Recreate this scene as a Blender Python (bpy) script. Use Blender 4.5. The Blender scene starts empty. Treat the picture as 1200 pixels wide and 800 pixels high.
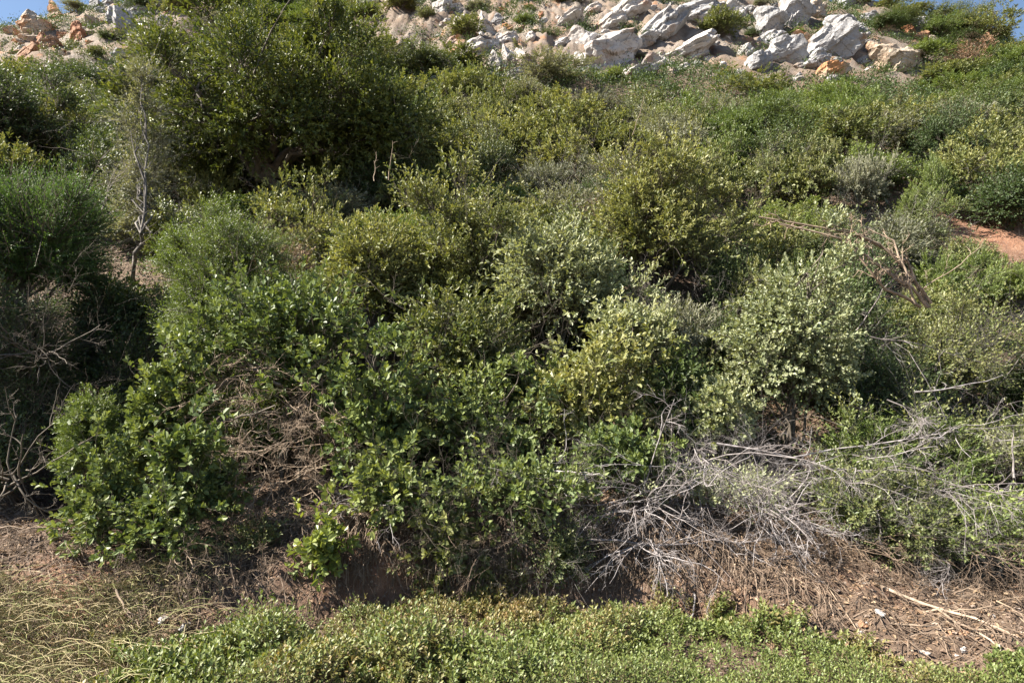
import bpy, math
import numpy as np
from mathutils import Vector, Matrix

R = math.radians
C = bpy.data.collections.new('scene'); bpy.context.scene.collection.children.link(C)
rng = np.random.default_rng(11)

# ------------------------------------------------------------------ noise
def _h(ix, iy, iz, s):
    n = (ix*374761393 + iy*668265263 + iz*1274126177 + s*362437) & 0xffffffff
    n = ((n ^ (n >> 13))*1274126177) & 0xffffffff
    n = ((n ^ (n >> 15))*2246822519) & 0xffffffff
    return ((n ^ (n >> 16)) & 0xffff)/65535.0*2 - 1
def vn(x, y, z=0.0, s=0):
    x, y, z = np.broadcast_arrays(np.asarray(x, float), np.asarray(y, float), np.asarray(z, float))
    ix, iy, iz = np.floor(x).astype(np.int64), np.floor(y).astype(np.int64), np.floor(z).astype(np.int64)
    fx, fy, fz = x-ix, y-iy, z-iz
    fx = fx*fx*(3-2*fx); fy = fy*fy*(3-2*fy); fz = fz*fz*(3-2*fz)
    r = 0
    for a in (0, 1):
        for b in (0, 1):
            for c in (0, 1):
                w = (fx if a else 1-fx)*(fy if b else 1-fy)*(fz if c else 1-fz)
                r = r + w*_h(ix+a, iy+b, iz+c, s)
    return r
def fbm(x, y, z=0.0, s=0, o=4, g=.5):
    r = 0; a = 1
    for k in range(o):
        r = r + a*vn(np.asarray(x)*2**k, np.asarray(y)*2**k, np.asarray(z)*2**k, s+k*17); a *= g
    return r

# ------------------------------------------------------------------ camera numbers
CAM = np.array([0, 0, 2.0]); PITCH = R(3.0); F = 782.0
cp, sp = math.cos(PITCH), math.sin(PITCH)
def at(px, row, y):
    "world point seen at a place of the picture, at distance y along the view"
    u, v = (px-600)/F, (400-row)/F
    t = y/(cp-sp*v)
    return np.array([u*t, y, 2.0+(sp+cp*v)*t])
def proj(p):
    p = np.atleast_2d(p)
    y, z = p[:, 1], p[:, 2]-2.0
    d = y*cp+z*sp; w = -y*sp+z*cp
    return 600+F*p[:, 0]/d, 400-F*w/d

# ------------------------------------------------------------------ terrain
PD = np.array([-400, 0, .25, .5, 1.4, 2.3, 3.8, 6.8, 15.8, 20.8, 30.8, 34, 60, 150, 420])
PZ = np.array([0, 0, .42, .70, .92, 1.3, 2.3, 4.5, 11.0, 14.6, 24.0, 24.6, 19, 4, 0])
SZ = np.array([0, 0, .16, .32, .85, 1.15, 2.3, 4.5, 11.0, 14.6, 24.0, 24.6, 19, 4, 0])
def foot(x):
    return -.2+np.interp(x, [-5, -4, -2.7, -2, -.8, .8, 1.4, 2, 3, 4, 6], [4.6, 4.75, 5.2, 5.65, 6.1, 6.1, 5.8, 5.35, 4.7, 4.3, 4.0])
def rockmask(x, y):
    "how rocky the ground is"
    px = 600+F*x/np.maximum(y, 1)
    m = np.clip((y-25.5)/2.5, 0, 1)
    c = np.clip((px-380)/80, 0, 1)*np.clip((1120-px)/60, 0, 1) + np.clip((260-px)/60, 0, 1)*np.clip((y-26)/2, 0, 1)
    return np.clip(m*c, 0, 1)
def H(x, y, fine=True):
    x = np.asarray(x, float); y = np.asarray(y, float)
    f = foot(x)
    fb = np.where(y > 8, 6.1, f+(6.1-f)*np.clip((y-f)/2.5, 0, 1))
    d = y-fb
    side = np.clip((np.abs(x+.2)-1.2)/1.2, 0, 1)
    z = np.interp(d, PD, PZ)*(1-side)+np.interp(d, PD, SZ)*side
    # ridge is lower to both sides
    k = np.clip((y-14)/23, 0, 1)
    z = z-k*(.0032*x*x*np.where(x > 0, .66, .82)+.42*np.clip(x-22.5, 0, 9))*np.clip(1-(np.abs(x)-40)/200, 0, 1)
    z = np.where(np.abs(x) > 40, np.maximum(z, 0), z)
    # shaded gully at the left
    gx = x+(.62*y-.2)
    z = z-1.5*np.exp(-(gx/1.1)**2)*np.clip((y-6.8)/1.2, 0, 1)*np.clip((12.5-y)/2.5, 0, 1)
    up = np.clip(d/1.5, 0, 1)
    z = z+up*.10*fbm(x*.9, y*.9, s=3)+np.clip((y-9)/6, 0, 1)*.45*fbm(x*.25, y*.25, s=5)
    if fine:
        bank = np.clip((d+.1)/.2, 0, 1)*np.clip((3-d)/1.5, 0, 1)
        z = z+bank*(.05*fbm(x*5, y*5, s=9)+.02*fbm(x*17, y*17, s=10))
        z = z+.012*fbm(x*6, y*6, s=12)
        rm = rockmask(x, y)
        q = z*1.1+x*.35+.5*fbm(x*.5, y*.5, s=22); z = z+rm*(.28*(np.floor(q)+np.clip((q-np.floor(q))*3.0, 0, 1)-q)+.22*np.abs(fbm(x*1.2, y*1.2, s=20))+.22*fbm(x*2.6, y*2.6, s=21))
    return z
def hit(px, row):
    "where a line of sight meets the slope"
    ys = np.concatenate([np.arange(3.5, 12, .05), np.arange(12, 60, .1)])
    u, v = (px-600)/F, (400-row)/F
    t = ys/(cp-sp*v)
    X, Z = u*t, 2+(sp+cp*v)*t
    b = np.nonzero(H(X, ys, False) > Z)[0]
    y = ys[b[0]] if len(b) else 38.0
    x = u*y/(cp-sp*v)
    return np.array([x, y, float(H(x, y))])

# ------------------------------------------------------------------ mesh making
def mesh(name, V, Q, mats, mi=None, rnd=None, tone=None, smooth=False):
    me = bpy.data.meshes.new(name)
    V = np.asarray(V, np.float32); Q = np.asarray(Q, np.int32); k = Q.shape[1]
    me.vertices.add(len(V)); me.vertices.foreach_set('co', V.ravel())
    me.loops.add(Q.size); me.loops.foreach_set('vertex_index', Q.ravel())
    me.polygons.add(len(Q))
    me.polygons.foreach_set('loop_start', np.arange(0, Q.size, k, dtype=np.int32))
    me.polygons.foreach_set('loop_total', np.full(len(Q), k, np.int32))
    for m in mats: me.materials.append(m)
    if mi is not None: me.polygons.foreach_set('material_index', np.asarray(mi, np.int32))
    me.polygons.foreach_set('use_smooth', np.full(len(Q), smooth))
    for n, a in (('rnd', rnd), ('tone', tone)):
        if a is not None:
            at_ = me.attributes.new(n, 'FLOAT', 'POINT'); at_.data.foreach_set('value', np.asarray(a, np.float32))
    me.update(calc_edges=True)
    return me
def nrm(a): return a/np.maximum(np.linalg.norm(a, axis=-1, keepdims=True), 1e-9)
class Geo:
    def __init__(s): s.V = []; s.Q = []; s.r = []; s.t = []; s.m = []; s.n = 0
    def add(s, V, Q, r, t, m=0):
        s.V.append(V); s.Q.append(Q+s.n); s.r.append(r); s.t.append(t); s.m.append(np.full(len(Q), m)); s.n += len(V)
    def leaves(s, P, A, N, L, W, tone, m=0, six=True, rg=rng):
        P = np.asarray(P); n = len(P)
        if not n: return
        A = nrm(A); S = nrm(np.cross(A, N)); N = nrm(np.cross(S, A))
        L = np.broadcast_to(L, n)[:, None]; W = np.broadcast_to(W, n)[:, None]
        r = rg.random(n)
        if six:
            V = np.stack([P, P+A*L*.32+S*W*.46+N*W*.16, P+A*L*.72+S*W*.42+N*W*.12, P+A*L-N*L*.12, P+A*L*.72-S*W*.42+N*W*.12, P+A*L*.32-S*W*.46+N*W*.16], 1).reshape(-1, 3)
            b = np.arange(n)[:, None]*6
            Q = np.concatenate([b+np.array([0, 1, 2, 3]), b+np.array([0, 3, 4, 5])], 0); k = 6
        else:
            V = np.stack([P, P+A*L*.5+S*W*.5, P+A*L-N*L*.1, P+A*L*.5-S*W*.5], 1).reshape(-1, 3)
            Q = np.arange(n)[:, None]*4+np.array([0, 1, 2, 3]); k = 4
        s.add(V, Q, np.repeat(r, k), np.repeat(np.broadcast_to(tone, n), k), m)
    def tubes(s, P, rad, sides=4, m=0, tone=0.0, rg=rng):
        "P (M,K,3) lines, rad (M,K)"
        P = np.asarray(P, float); M, K, _ = P.shape
        if not M: return
        rad = np.broadcast_to(rad, (M, K))
        T = nrm(np.gradient(P, axis=1))
        ref = np.where(np.abs(T[..., 2:3]) > .9, np.array([1., 0, 0]), np.array([0, 0, 1.]))
        U = nrm(np.cross(T, ref)); W = np.cross(T, U)
        an = np.arange(sides)*2*math.pi/sides
        V = P[:, :, None]+rad[:, :, None, None]*(np.cos(an)[:, None]*U[:, :, None]+np.sin(an)[:, None]*W[:, :, None])
        V = V.reshape(-1, 3)
        b = (np.arange(M)[:, None, None]*K+np.arange(K-1)[None, :, None])*sides
        j = np.arange(sides); j2 = (j+1) % sides
        Q = np.stack([b+j, b+j2, b+j2+sides, b+j+sides], -1).reshape(-1, 4)
        s.add(V, Q, np.repeat(rg.random(M), K*sides), np.full(len(V), tone), m)
    def build(s, name, mats, smooth=False):
        return mesh(name, np.concatenate(s.V), np.concatenate(s.Q), mats, np.concatenate(s.m), np.concatenate(s.r), np.concatenate(s.t), smooth)

def link(name, data, parent=None):
    o = bpy.data.objects.new(name, data); C.objects.link(o)
    if parent is not None: o.parent = parent
    return o
def tag(o, label=None, cat=None, group=None, kind=None):
    if label: o['label'] = label
    if cat: o['category'] = cat
    if group: o['group'] = group
    if kind: o['kind'] = kind
    return o

# ------------------------------------------------------------------ materials
def newmat(name):
    m = bpy.data.materials.new(name); m.use_nodes = True
    nt = m.node_tree; nt.nodes.clear()
    out = nt.nodes.new('ShaderNodeOutputMaterial')
    return m, nt, out
def nd(nt, t, **k):
    n = nt.nodes.new(t)
    for a, b in k.items():
        if a.startswith('i_'):
            key = a[2:]
            n.inputs[int(key) if key.isdigit() else key.replace('_', ' ')].default_value = b
        else: setattr(n, a, b)
    return n
def mixc(nt, fac, a, b, mode='MIX'):
    n = nt.nodes.new('ShaderNodeMix'); n.data_type = 'RGBA'; n.blend_type = mode
    for v, i in ((fac, 0), (a, 6), (b, 7)):
        if hasattr(v, 'is_output'): nt.links.new(v, n.inputs[i])
        elif i: n.inputs[i].default_value = (*v, 1)
        else: n.inputs[0].default_value = v
    return n.outputs[2]
def ramp(nt, v, lo, hi):
    n = nt.nodes.new('ShaderNodeMapRange'); n.inputs[1].default_value = lo; n.inputs[2].default_value = hi
    nt.links.new(v, n.inputs[0]); return n.outputs[0]
def leafmat(name, c1, c2, tip, rough=.45, spec=.5, trans=.25, back=1.25, tipf=.8):
    m, nt, out = newmat(name)
    a = nd(nt, 'ShaderNodeAttribute', attribute_name='rnd'); t = nd(nt, 'ShaderNodeAttribute', attribute_name='tone')
    c = mixc(nt, a.outputs['Fac'], c1, c2)
    tf = nd(nt, 'ShaderNodeMath', operation='MULTIPLY', i_1=tipf); nt.links.new(t.outputs['Fac'], tf.inputs[0])
    c = mixc(nt, tf.outputs[0], c, tip)
    oi = nd(nt, 'ShaderNodeObjectInfo')
    hs = nd(nt, 'ShaderNodeHueSaturation')
    h = nd(nt, 'ShaderNodeMapRange', i_3=.488, i_4=.512); nt.links.new(oi.outputs['Random'], h.inputs[0])
    v = nd(nt, 'ShaderNodeMapRange', i_3=1.2, i_4=.82); nt.links.new(oi.outputs['Random'], v.inputs[0])
    nt.links.new(h.outputs[0], hs.inputs['Hue']); nt.links.new(v.outputs[0], hs.inputs['Value']); nt.links.new(c, hs.inputs['Color'])
    g = nd(nt, 'ShaderNodeNewGeometry')
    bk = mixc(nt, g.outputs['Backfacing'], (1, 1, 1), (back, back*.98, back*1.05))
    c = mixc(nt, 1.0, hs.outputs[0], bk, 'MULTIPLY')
    p = nd(nt, 'ShaderNodeBsdfPrincipled', i_Roughness=rough); p.inputs['Specular IOR Level'].default_value = spec
    nt.links.new(c, p.inputs['Base Color'])
    tr = nd(nt, 'ShaderNodeBsdfTranslucent'); ct = mixc(nt, 1.0, c, (1.5, 1.5, .6), 'MULTIPLY'); nt.links.new(ct, tr.inputs['Color'])
    mx = nd(nt, 'ShaderNodeMixShader', i_0=trans*.75)
    nt.links.new(p.outputs[0], mx.inputs[1]); nt.links.new(tr.outputs[0], mx.inputs[2]); nt.links.new(mx.outputs[0], out.inputs[0])
    return m
def barkmat(name, c1, c2, rough=.85, sc=12):
    m, nt, out = newmat(name)
    a = nd(nt, 'ShaderNodeAttribute', attribute_name='rnd')
    tc = nd(nt, 'ShaderNodeTexCoord'); n = nd(nt, 'ShaderNodeTexNoise', i_Scale=sc, i_Detail=4.0)
    nt.links.new(tc.outputs['Object'], n.inputs['Vector'])
    c = mixc(nt, a.outputs['Fac'], c1, c2)
    c = mixc(nt, ramp(nt, n.outputs['Fac'], .35, .7), c, tuple(x*.55 for x in c1))
    p = nd(nt, 'ShaderNodeBsdfPrincipled', i_Roughness=rough); nt.links.new(c, p.inputs['Base Color'])
    nt.links.new(p.outputs[0], out.inputs[0]); return m
def rockmat(name, c1, c2, stain, amount):
    m, nt, out = newmat(name)
    tc = nd(nt, 'ShaderNodeNewGeometry'); L = nt.links.new
    n1 = nd(nt, 'ShaderNodeTexNoise', i_Scale=1.3, i_Detail=8.0, i_Roughness=.65); L(tc.outputs['Position'], n1.inputs['Vector'])
    n2 = nd(nt, 'ShaderNodeTexNoise', i_Scale=.8, i_Detail=5.0); L(tc.outputs['Position'], n2.inputs['Vector'])
    mp = nd(nt, 'ShaderNodeMapping'); mp.inputs['Scale'].default_value = (1, 1, 2.6); mp.inputs['Rotation'].default_value = (.2, .5, .1)
    va = nd(nt, 'ShaderNodeMix', data_type='RGBA', i_0=.35); L(tc.outputs['Position'], va.inputs[6]); L(n1.outputs['Color'], va.inputs[7]); L(va.outputs[2], mp.inputs['Vector'])
    vo = nd(nt, 'ShaderNodeTexVoronoi', feature='DISTANCE_TO_EDGE', i_Scale=1.9); L(mp.outputs[0], vo.inputs['Vector'])
    n3 = nd(nt, 'ShaderNodeTexNoise', i_Scale=9.0, i_Detail=6.0, i_Roughness=.7); L(tc.outputs['Position'], n3.inputs['Vector'])
    c = mixc(nt, ramp(nt, n1.outputs['Fac'], .38, .62), c1, c2)
    c = mixc(nt, ramp(nt, n2.outputs['Fac'], .62-amount*.25, .72-amount*.2), c, stain)
    c = mixc(nt, ramp(nt, n3.outputs['Fac'], .55, .75), c, tuple(x*.45 for x in c2))
    c = mixc(nt, ramp(nt, vo.outputs['Distance'], .018, .0), c, tuple(x*.2 for x in stain))
    p = nd(nt, 'ShaderNodeBsdfPrincipled', i_Roughness=.9); L(c, p.inputs['Base Color'])
    bm = nd(nt, 'ShaderNodeBump', i_Strength=.8, i_Distance=.12); L(n1.outputs['Fac'], bm.inputs['Height'])
    b2 = nd(nt, 'ShaderNodeBump', i_Strength=.6, i_Distance=.03); L(n3.outputs['Fac'], b2.inputs['Height']); L(bm.outputs[0], b2.inputs['Normal'])
    L(b2.outputs[0], p.inputs['Normal']); L(p.outputs[0], out.inputs[0]); return m

M = {
 'broad': leafmat('broad_leaf', (.065, .095, .032), (.125, .165, .06), (.22, .25, .075), rough=.48, spec=.32, trans=.25),
 'olive': leafmat('olive_leaf', (.075, .095, .03), (.145, .165, .055), (.27, .265, .10), rough=.48, spec=.38),
 'pale': leafmat('pale_leaf', (.13, .155, .07), (.24, .265, .14), (.38, .385, .22), rough=.5),
 'fine': leafmat('fine_leaf', (.06, .095, .02), (.12, .16, .04), (.19, .23, .06), rough=.5, trans=.3),
 'feather': leafmat('feather_leaf', (.035, .075, .02), (.07, .13, .03), (.12, .2, .05), rough=.5, trans=.35),
 'thorn': leafmat('thorn_leaf', (.055, .08, .024), (.11, .135, .042), (.2, .2, .07), rough=.5),
 'tree': leafmat('tree_leaf', (.042, .062, .016), (.085, .108, .028), (.21, .22, .055), rough=.48, spec=.35),
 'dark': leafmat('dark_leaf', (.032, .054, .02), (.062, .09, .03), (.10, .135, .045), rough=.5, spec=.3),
 'grey': leafmat('grey_leaf', (.09, .1, .055), (.17, .175, .11), (.24, .24, .17), rough=.6),
 'lime': leafmat('lime_leaf', (.075, .11, .022), (.13, .17, .04), (.20, .235, .06), rough=.45, trans=.3),
 'cover': leafmat('cover_leaf', (.08, .115, .028), (.165, .195, .055), (.30, .19, .09), rough=.5),
 'dry': leafmat('dry_leaf', (.10, .06, .035), (.24, .16, .10), (.4, .3, .2), rough=.8, spec=.2, trans=.1),
 'straw': leafmat('straw', (.24, .20, .10), (.42, .36, .22), (.2, .23, .08), rough=.7, spec=.2, trans=.2),
 'bark': barkmat('bark', (.10, .08, .06), (.18, .15, .12)),
 'greybark': barkmat('grey_bark', (.15, .13, .115), (.26, .235, .215)),
 'dead': barkmat('dead_wood', (.22, .185, .175), (.43, .40, .40), sc=20),
 'tan': barkmat('tan_dead_wood', (.26, .19, .13), (.42, .32, .24), sc=14),
 'twig': barkmat('fallen_twig', (.14, .095, .065), (.27, .2, .145), sc=14),
 'brown': barkmat('brown_twig', (.13, .085, .055), (.26, .18, .12), sc=14),
 'clod': barkmat('clod', (.15, .095, .065), (.40, .32, .26), sc=20),
 'white_rock': rockmat('white_rock', (.47, .445, .43), (.35, .315, .29), (.26, .14, .09), .25),
 'grey_rock': rockmat('grey_rock', (.34, .33, .33), (.25, .24, .24), (.22, .15, .1), .15),
 'cream_rock': rockmat('cream_rock', (.42, .36, .29), (.32, .24, .175), (.45, .22, .1), .3),
 'rust_rock': rockmat('rust_rock', (.34, .2, .12), (.27, .13, .07), (.28, .11, .05), .5),
}
def groundmat():
    m, nt, out = newmat('ground_soil'); L = nt.links.new
    g = nd(nt, 'ShaderNodeNewGeometry')
    a = nd(nt, 'ShaderNodeAttribute', attribute_name='rnd')      # rockiness
    t = nd(nt, 'ShaderNodeAttribute', attribute_name='tone')     # redness of the bare soil
    def N(s, d=6.0, r=.6):
        n = nd(nt, 'ShaderNodeTexNoise', i_Scale=s, i_Detail=d, i_Roughness=r); L(g.outputs['Position'], n.inputs['Vector']); return n.outputs['Fac']
    n1, n2, n3, n4 = N(1.5), N(7, 8, .7), N(.6, 6), N(28, 4)
    c = mixc(nt, ramp(nt, n1, .35, .65), (.09, .058, .04), (.145, .098, .068))
    c = mixc(nt, ramp(nt, n2, .5, .7), c, (.22, .155, .105))
    c = mixc(nt, ramp(nt, n2, .46, .36), c, (.09, .055, .035))
    c = mixc(nt, t.outputs['Fac'], c, mixc(nt, ramp(nt, n2, .4, .65), (.20, .095, .055), (.29, .155, .095)))
    rk = mixc(nt, ramp(nt, n3, .4, .6), (.15, .105, .075), (.23, .19, .16))
    rk = mixc(nt, ramp(nt, n1, .55, .68), rk, (.24, .12, .06))
    rk = mixc(nt, ramp(nt, n2, .45, .36), rk, (.12, .1, .06))
    c = mixc(nt, a.outputs['Fac'], c, rk)
    vo = nd(nt, 'ShaderNodeTexVoronoi', i_Scale=14.0); L(g.outputs['Position'], vo.inputs['Vector'])
    c = mixc(nt, ramp(nt, vo.outputs['Distance'], .22, .12), c, mixc(nt, .5, c, (.42, .36, .3)))
    p = nd(nt, 'ShaderNodeBsdfPrincipled', i_Roughness=.95); L(c, p.inputs['Base Color'])
    b = nd(nt, 'ShaderNodeBump', i_Strength=.9, i_Distance=.05); L(n2, b.inputs['Height'])
    b2 = nd(nt, 'ShaderNodeBump', i_Strength=.7, i_Distance=.015); L(n4, b2.inputs['Height']); L(b.outputs[0], b2.inputs['Normal'])
    L(b2.outputs[0], p.inputs['Normal']); L(p.outputs[0], out.inputs[0]); return m
M['ground'] = groundmat()

# ------------------------------------------------------------------ ground
def grow_axis(a, b, step, lim, rate):
    v = [b]; s = step
    while v[-1] < lim: s *= rate; v.append(v[-1]+s)
    return v
xs = np.arange(-5, 5.01, .06); right = np.array(grow_axis(0, 5.06, .06, 420, 1.025)); xs = np.concatenate([-right[::-1], xs, right])
ysn = np.arange(3.8, 8.5, .045); yfar = []; v_, s_ = 8.5, .05
while v_ < 450:
    yfar.append(v_); s_ = min(s_*1.02, .22) if v_ < 40 else s_*1.12; v_ += s_
yback = [-450, -200, -80, -30, -10, -3, 0, 1, 2, 3, 3.5]
ys = np.concatenate([yback, ysn, yfar])
X, Y = np.meshgrid(xs, ys); Z = H(X, Y)
nx, ny = len(xs), len(ys)
i = (np.arange(ny-1)[:, None]*nx+np.arange(nx-1)).ravel()
Q = np.stack([i, i+1, i+nx+1, i+nx], 1)
red_c = hit(1185, 268)
fx = foot(X)
tone = np.clip(np.exp(-(((X-red_c[0])/1.3)**2+((Y-red_c[1])/1.3)**2))*1.6, 0, 1)
tone = np.maximum(tone, .75*np.clip((Y-fx)/.1, 0, 1)*np.clip((2.2-(Y-fx))/1, 0, 1)*np.clip(.45+fbm(X*.8, Y*.8, s=31), 0, 1))
for (a, b) in ((1160, 45), (200, 30), (560, 60)):
    h = hit(a, b); tone = np.maximum(tone, np.exp(-(((X-h[0])/1.2)**2+((Y-h[1])/1.5)**2)))
g = link('ground', mesh('ground', np.stack([X, Y, Z], -1).reshape(-1, 3), Q, [M['ground']], None, rockmask(X, Y).ravel(), tone.ravel(), True))
tag(g, 'brown stony hillside soil rising from the verge to the rocky ridge', kind='structure')

# ------------------------------------------------------------------ plants
def fib(n, zmin, rg):
    k = np.arange(n)+.5
    z = 1-(1-zmin)*k/n; ph = k*2.399963+rg.random()*6
    z = np.clip(z+rg.normal(0, .25/math.sqrt(n), n), zmin, 1); r = np.sqrt(1-z*z)
    ph = ph+rg.normal(0, 1.2/math.sqrt(n), n)
    return np.stack([r*np.cos(ph), r*np.sin(ph), z], 1)
def bez(a, b, c, K, rg, jit):
    t = np.linspace(0, 1, K)[None, :, None]
    P = (1-t)**2*a[:, None]+2*t*(1-t)*b[:, None]+t*t*c[:, None]
    J = rg.normal(0, 1, P.shape)*jit; J[:, 0] = 0; J[:, -1] = 0
    return P+J
STY = {  # leaf length, width, leaves per twig, clump radius, spread of leaf angle, gloss of six-point leaf, up bias
 'broad': (.078, .052, 8, .20, .95, True, .45),
 'olive': (.068, .033, 9, .19, .85, True, .5),
 'pale': (.055, .036, 10, .16, .9, True, .6),
 'fine': (.032, .011, 22, .16, .7, False, .4),
 'feather': (.045, .012, 24, .24, .6, False, .3),
 'thorn': (.036, .018, 15, .22, 1.0, False, .4),
 'tree': (.105, .05, 9, .30, .9, True, .4),
 'dark': (.08, .04, 10, .3, .9, False, .4),
 'grey': (.042, .015, 16, .18, .7, False, .4),
 'lime': (.055, .028, 11, .17, .9, False, .5),
}
def plant(seed, rx, ry, h, style, leafmat_, barkmat_, cover=2.2, scale=1.0, trunk=0.0, lobes=.28, zmin=-.35, inner=.5, crownlow=0.0, bark_r=1.0, gap=0.0, sides=5, dead=0.0, leanf=.22):
    "returns (foliage Geo, wood Geo): clumps of leafy twigs on a lumpy hull, carried by branches"
    rg = np.random.default_rng(seed)
    LL, LW, lpt, cr, spread, six, upb = STY[style]
    LL *= scale; LW *= scale; cr *= 1.22*min(1.6, max(.75, (rx*ry*h)**(1/3)/.9))
    base = crownlow*h; hh = h-base
    zc = base+.42*hh
    area = 2*math.pi*((rx*ry)**.8+(rx*hh*.55)**.8+(ry*hh*.55)**.8)/3*1.6
    nc = int(np.clip(area/(cr*cr*2.15), 14, 420))
    D = fib(nc, zmin, rg)
    s0 = seed*7.3
    lob = 1+lobes*1.7*vn(D[:, 0]*1.3+s0, D[:, 1]*1.3, D[:, 2]*1.3, 4)+lobes*.8*vn(D[:, 0]*3.7+s0, D[:, 1]*3.7, D[:, 2]*3.7, 8)
    lean = rg.normal(0, 1, 3)*[1, 1, .5]*leanf; lob = lob*(1+D@lean)
    rr = lob*rg.uniform(.66, 1.13, nc)
    if gap: keep = rg.random(nc) > gap; D, rr = D[keep], rr[keep]
    ni = int(len(D)*inner)
    Di = D[rg.integers(0, len(D), ni)]; Di = nrm(Di+rg.normal(0, .15, Di.shape)); ri = rg.uniform(.42, .72, ni)
    D = np.concatenate([D, Di]); rr = np.concatenate([rr, ri]); nc = len(D)
    isin = np.arange(nc) >= nc-ni
    S = np.where(D[:, 2:3] > 0, np.array([rx, ry, .58*hh]), np.array([rx, ry, .42*hh]))-np.array([cr, cr, cr*.8])*.9
    S = np.maximum(S, .1)
    D = D/((np.abs(D)**2.7).sum(1, keepdims=True)**(1/2.7))*.97
    Cc = D*S*rr[:, None]+np.array([0, 0, zc])
    Cc[:, 2] = np.maximum(Cc[:, 2], .04+base*.5)
    Dn = nrm(D/np.maximum(S, .2)*S.mean()); Dn = nrm(Dn+[0, 0, .35])
    crs = cr*rg.uniform(.65, 1.35, nc)
    A = Cc-Dn*crs[:, None]*.9
    # leaves
    nleaf = cover*area*1.5/(LL*LW*.62)
    T = max(4, int(nleaf/(nc*lpt)))
    tw_c = np.repeat(np.arange(nc), T); 
    if ni: 
        k = np.ones(len(tw_c), bool); k[isin[tw_c]] = rg.random(isin[tw_c].sum()) < .5; tw_c = tw_c[k]
    nt = len(tw_c); q = crs[tw_c][:, None]
    st = A[tw_c]+rg.normal(0, .22, (nt, 3))*q
    td = nrm(Dn[tw_c]*.8+rg.normal(0, .55, (nt, 3))+[0, 0, .2])
    tl = q*rg.uniform(.6, 1.45, (nt, 1))
    en = st+td*tl
    en[:, 2] = np.maximum(en[:, 2], .03)
    tone_t = np.clip(rg.normal(.3, .3, nt)+.25*(rg.random(nc)[tw_c]-.5), 0, 1)
    F_ = Geo(); W_ = Geo()
    n = nt*lpt; ti = np.repeat(np.arange(nt), lpt); kk = np.tile(np.arange(lpt), nt)
    tt = 1-(kk/lpt)**1.15*rg.uniform(.35, .95, nt)[ti]
    if style in ('feather', 'fine', 'thorn', 'grey'): tt = 1-(kk/lpt)*.9
    ph = kk*2.4+rg.random(nt)[ti]*6.28+rg.normal(0, .3, n)
    d = td[ti]; ref = np.array([.3, .2, .93]); U = nrm(np.cross(d, ref)); W = np.cross(d, U)
    rad = np.cos(ph)[:, None]*U+np.sin(ph)[:, None]*W
    al = np.clip(spread*(.55+.6*(1-tt))+rg.normal(0, .22, n), .15, 1.6)[:, None]
    ax = d*np.cos(al)+rad*np.sin(al)
    P = st[ti]+(en-st)[ti]*tt[:, None]+rad*.004
    Nn = d*np.sin(al)-rad*np.cos(al)+np.array([0, 0, upb])+rg.normal(0, .25, (n, 3))
    sz = rg.uniform(.65, 1.15, n)*np.where(kk < 2, .75, 1)
    keepl = rg.random(n) > (.0 if style != 'thorn' else .15)
    tn = np.clip(tone_t[ti]+.35*(kk < 3)-.1, 0, 1)
    F_.leaves(P[keepl], ax[keepl], Nn[keepl], (LL*sz)[keepl], (LW*sz)[keepl], tn[keepl], 0, six, rg)
    # wood: limbs -> clump branches -> twigs
    nl = max(3, min(9, nc//8)); li = rg.permutation(nc-ni)[:nl] if nc-ni > nl else np.arange(nc-ni)
    nl = len(li)
    b0 = np.zeros((nl, 3)); r0 = (.018 if trunk else .0085)*bark_r*(rx+h)*.8
    if trunk:
        K = 7; top = np.array([rg.normal(0, .1)*h, rg.normal(0, .1)*h, trunk*h])
        tp = bez(np.array([[0, 0, -.15]]), np.array([[rg.normal(0, .06)*h, 0, trunk*h*.5]]), top[None], K, rg, .015*h)
        W_.tubes(tp, np.linspace(r0*2.2, r0*1.4, K)[None]*np.array([1.35]+[1]*(K-1)), 8, 0, 0, rg)
        b0 = np.repeat(top[None], nl, 0)
    else:
        b0[:, :2] = rg.normal(0, .07, (nl, 2))*rx; b0[:, 2] = -.1
    mid = b0*.5+A[li]*.5; mid[:, 2] = b0[:, 2]+(A[li][:, 2]-b0[:, 2])*rg.uniform(.45, .8, nl); mid[:, :2] = b0[:, :2]+(A[li]-b0)[:, :2]*rg.uniform(.2, .45, (nl, 1))
    LB = bez(b0, mid, A[li], 9, rg, .012*(rx+h))
    W_.tubes(LB, np.linspace(r0*(1.2 if trunk else 1), r0*.25, 9)[None]*rg.uniform(.7, 1.1, (nl, 1)), 6, 0, 0, rg)
    a2 = A.copy(); dist = np.linalg.norm(a2[:, None]-LB[None, :, 5], axis=2); own = dist.argmin(1)
    ks = rg.integers(3, 7, nc); s2 = LB[own, ks]
    m2 = (s2+a2)/2+rg.normal(0, .1, (nc, 3))*np.linalg.norm(a2-s2, axis=1)[:, None]+[0, 0, .03]
    W_.tubes(bez(s2, m2, a2, 6, rg, .012), np.linspace(r0*.34, r0*.11, 6)[None]*rg.uniform(.7, 1.2, (nc, 1)), 4, 0, 0, rg)
    mt = (st+en)/2+rg.normal(0, .06, st.shape)*tl
    sel = rg.random(nt) < (1.0 if nt < 3000 else 3000/nt)
    W_.tubes(np.stack([A[tw_c]*.5+st*.5, mt, en], 1)[sel], np.array([r0*.10, r0*.07, r0*.03])[None], 3, 0, 0, rg)
    if dead:   # bare twigs poking out of the leaves
        k = int(nc*dead); ci = rg.integers(0, nc-ni, k); lines = []
        for c in ci:
            lines += twiggy(rg, A[c], nrm(Dn[c]+rg.normal(0, .4, 3)), crs[c]*rg.uniform(2.2, 3.6), r0*.16, 2)
        add_lines(W_, lines, 3, rg)
    return F_, W_
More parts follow.
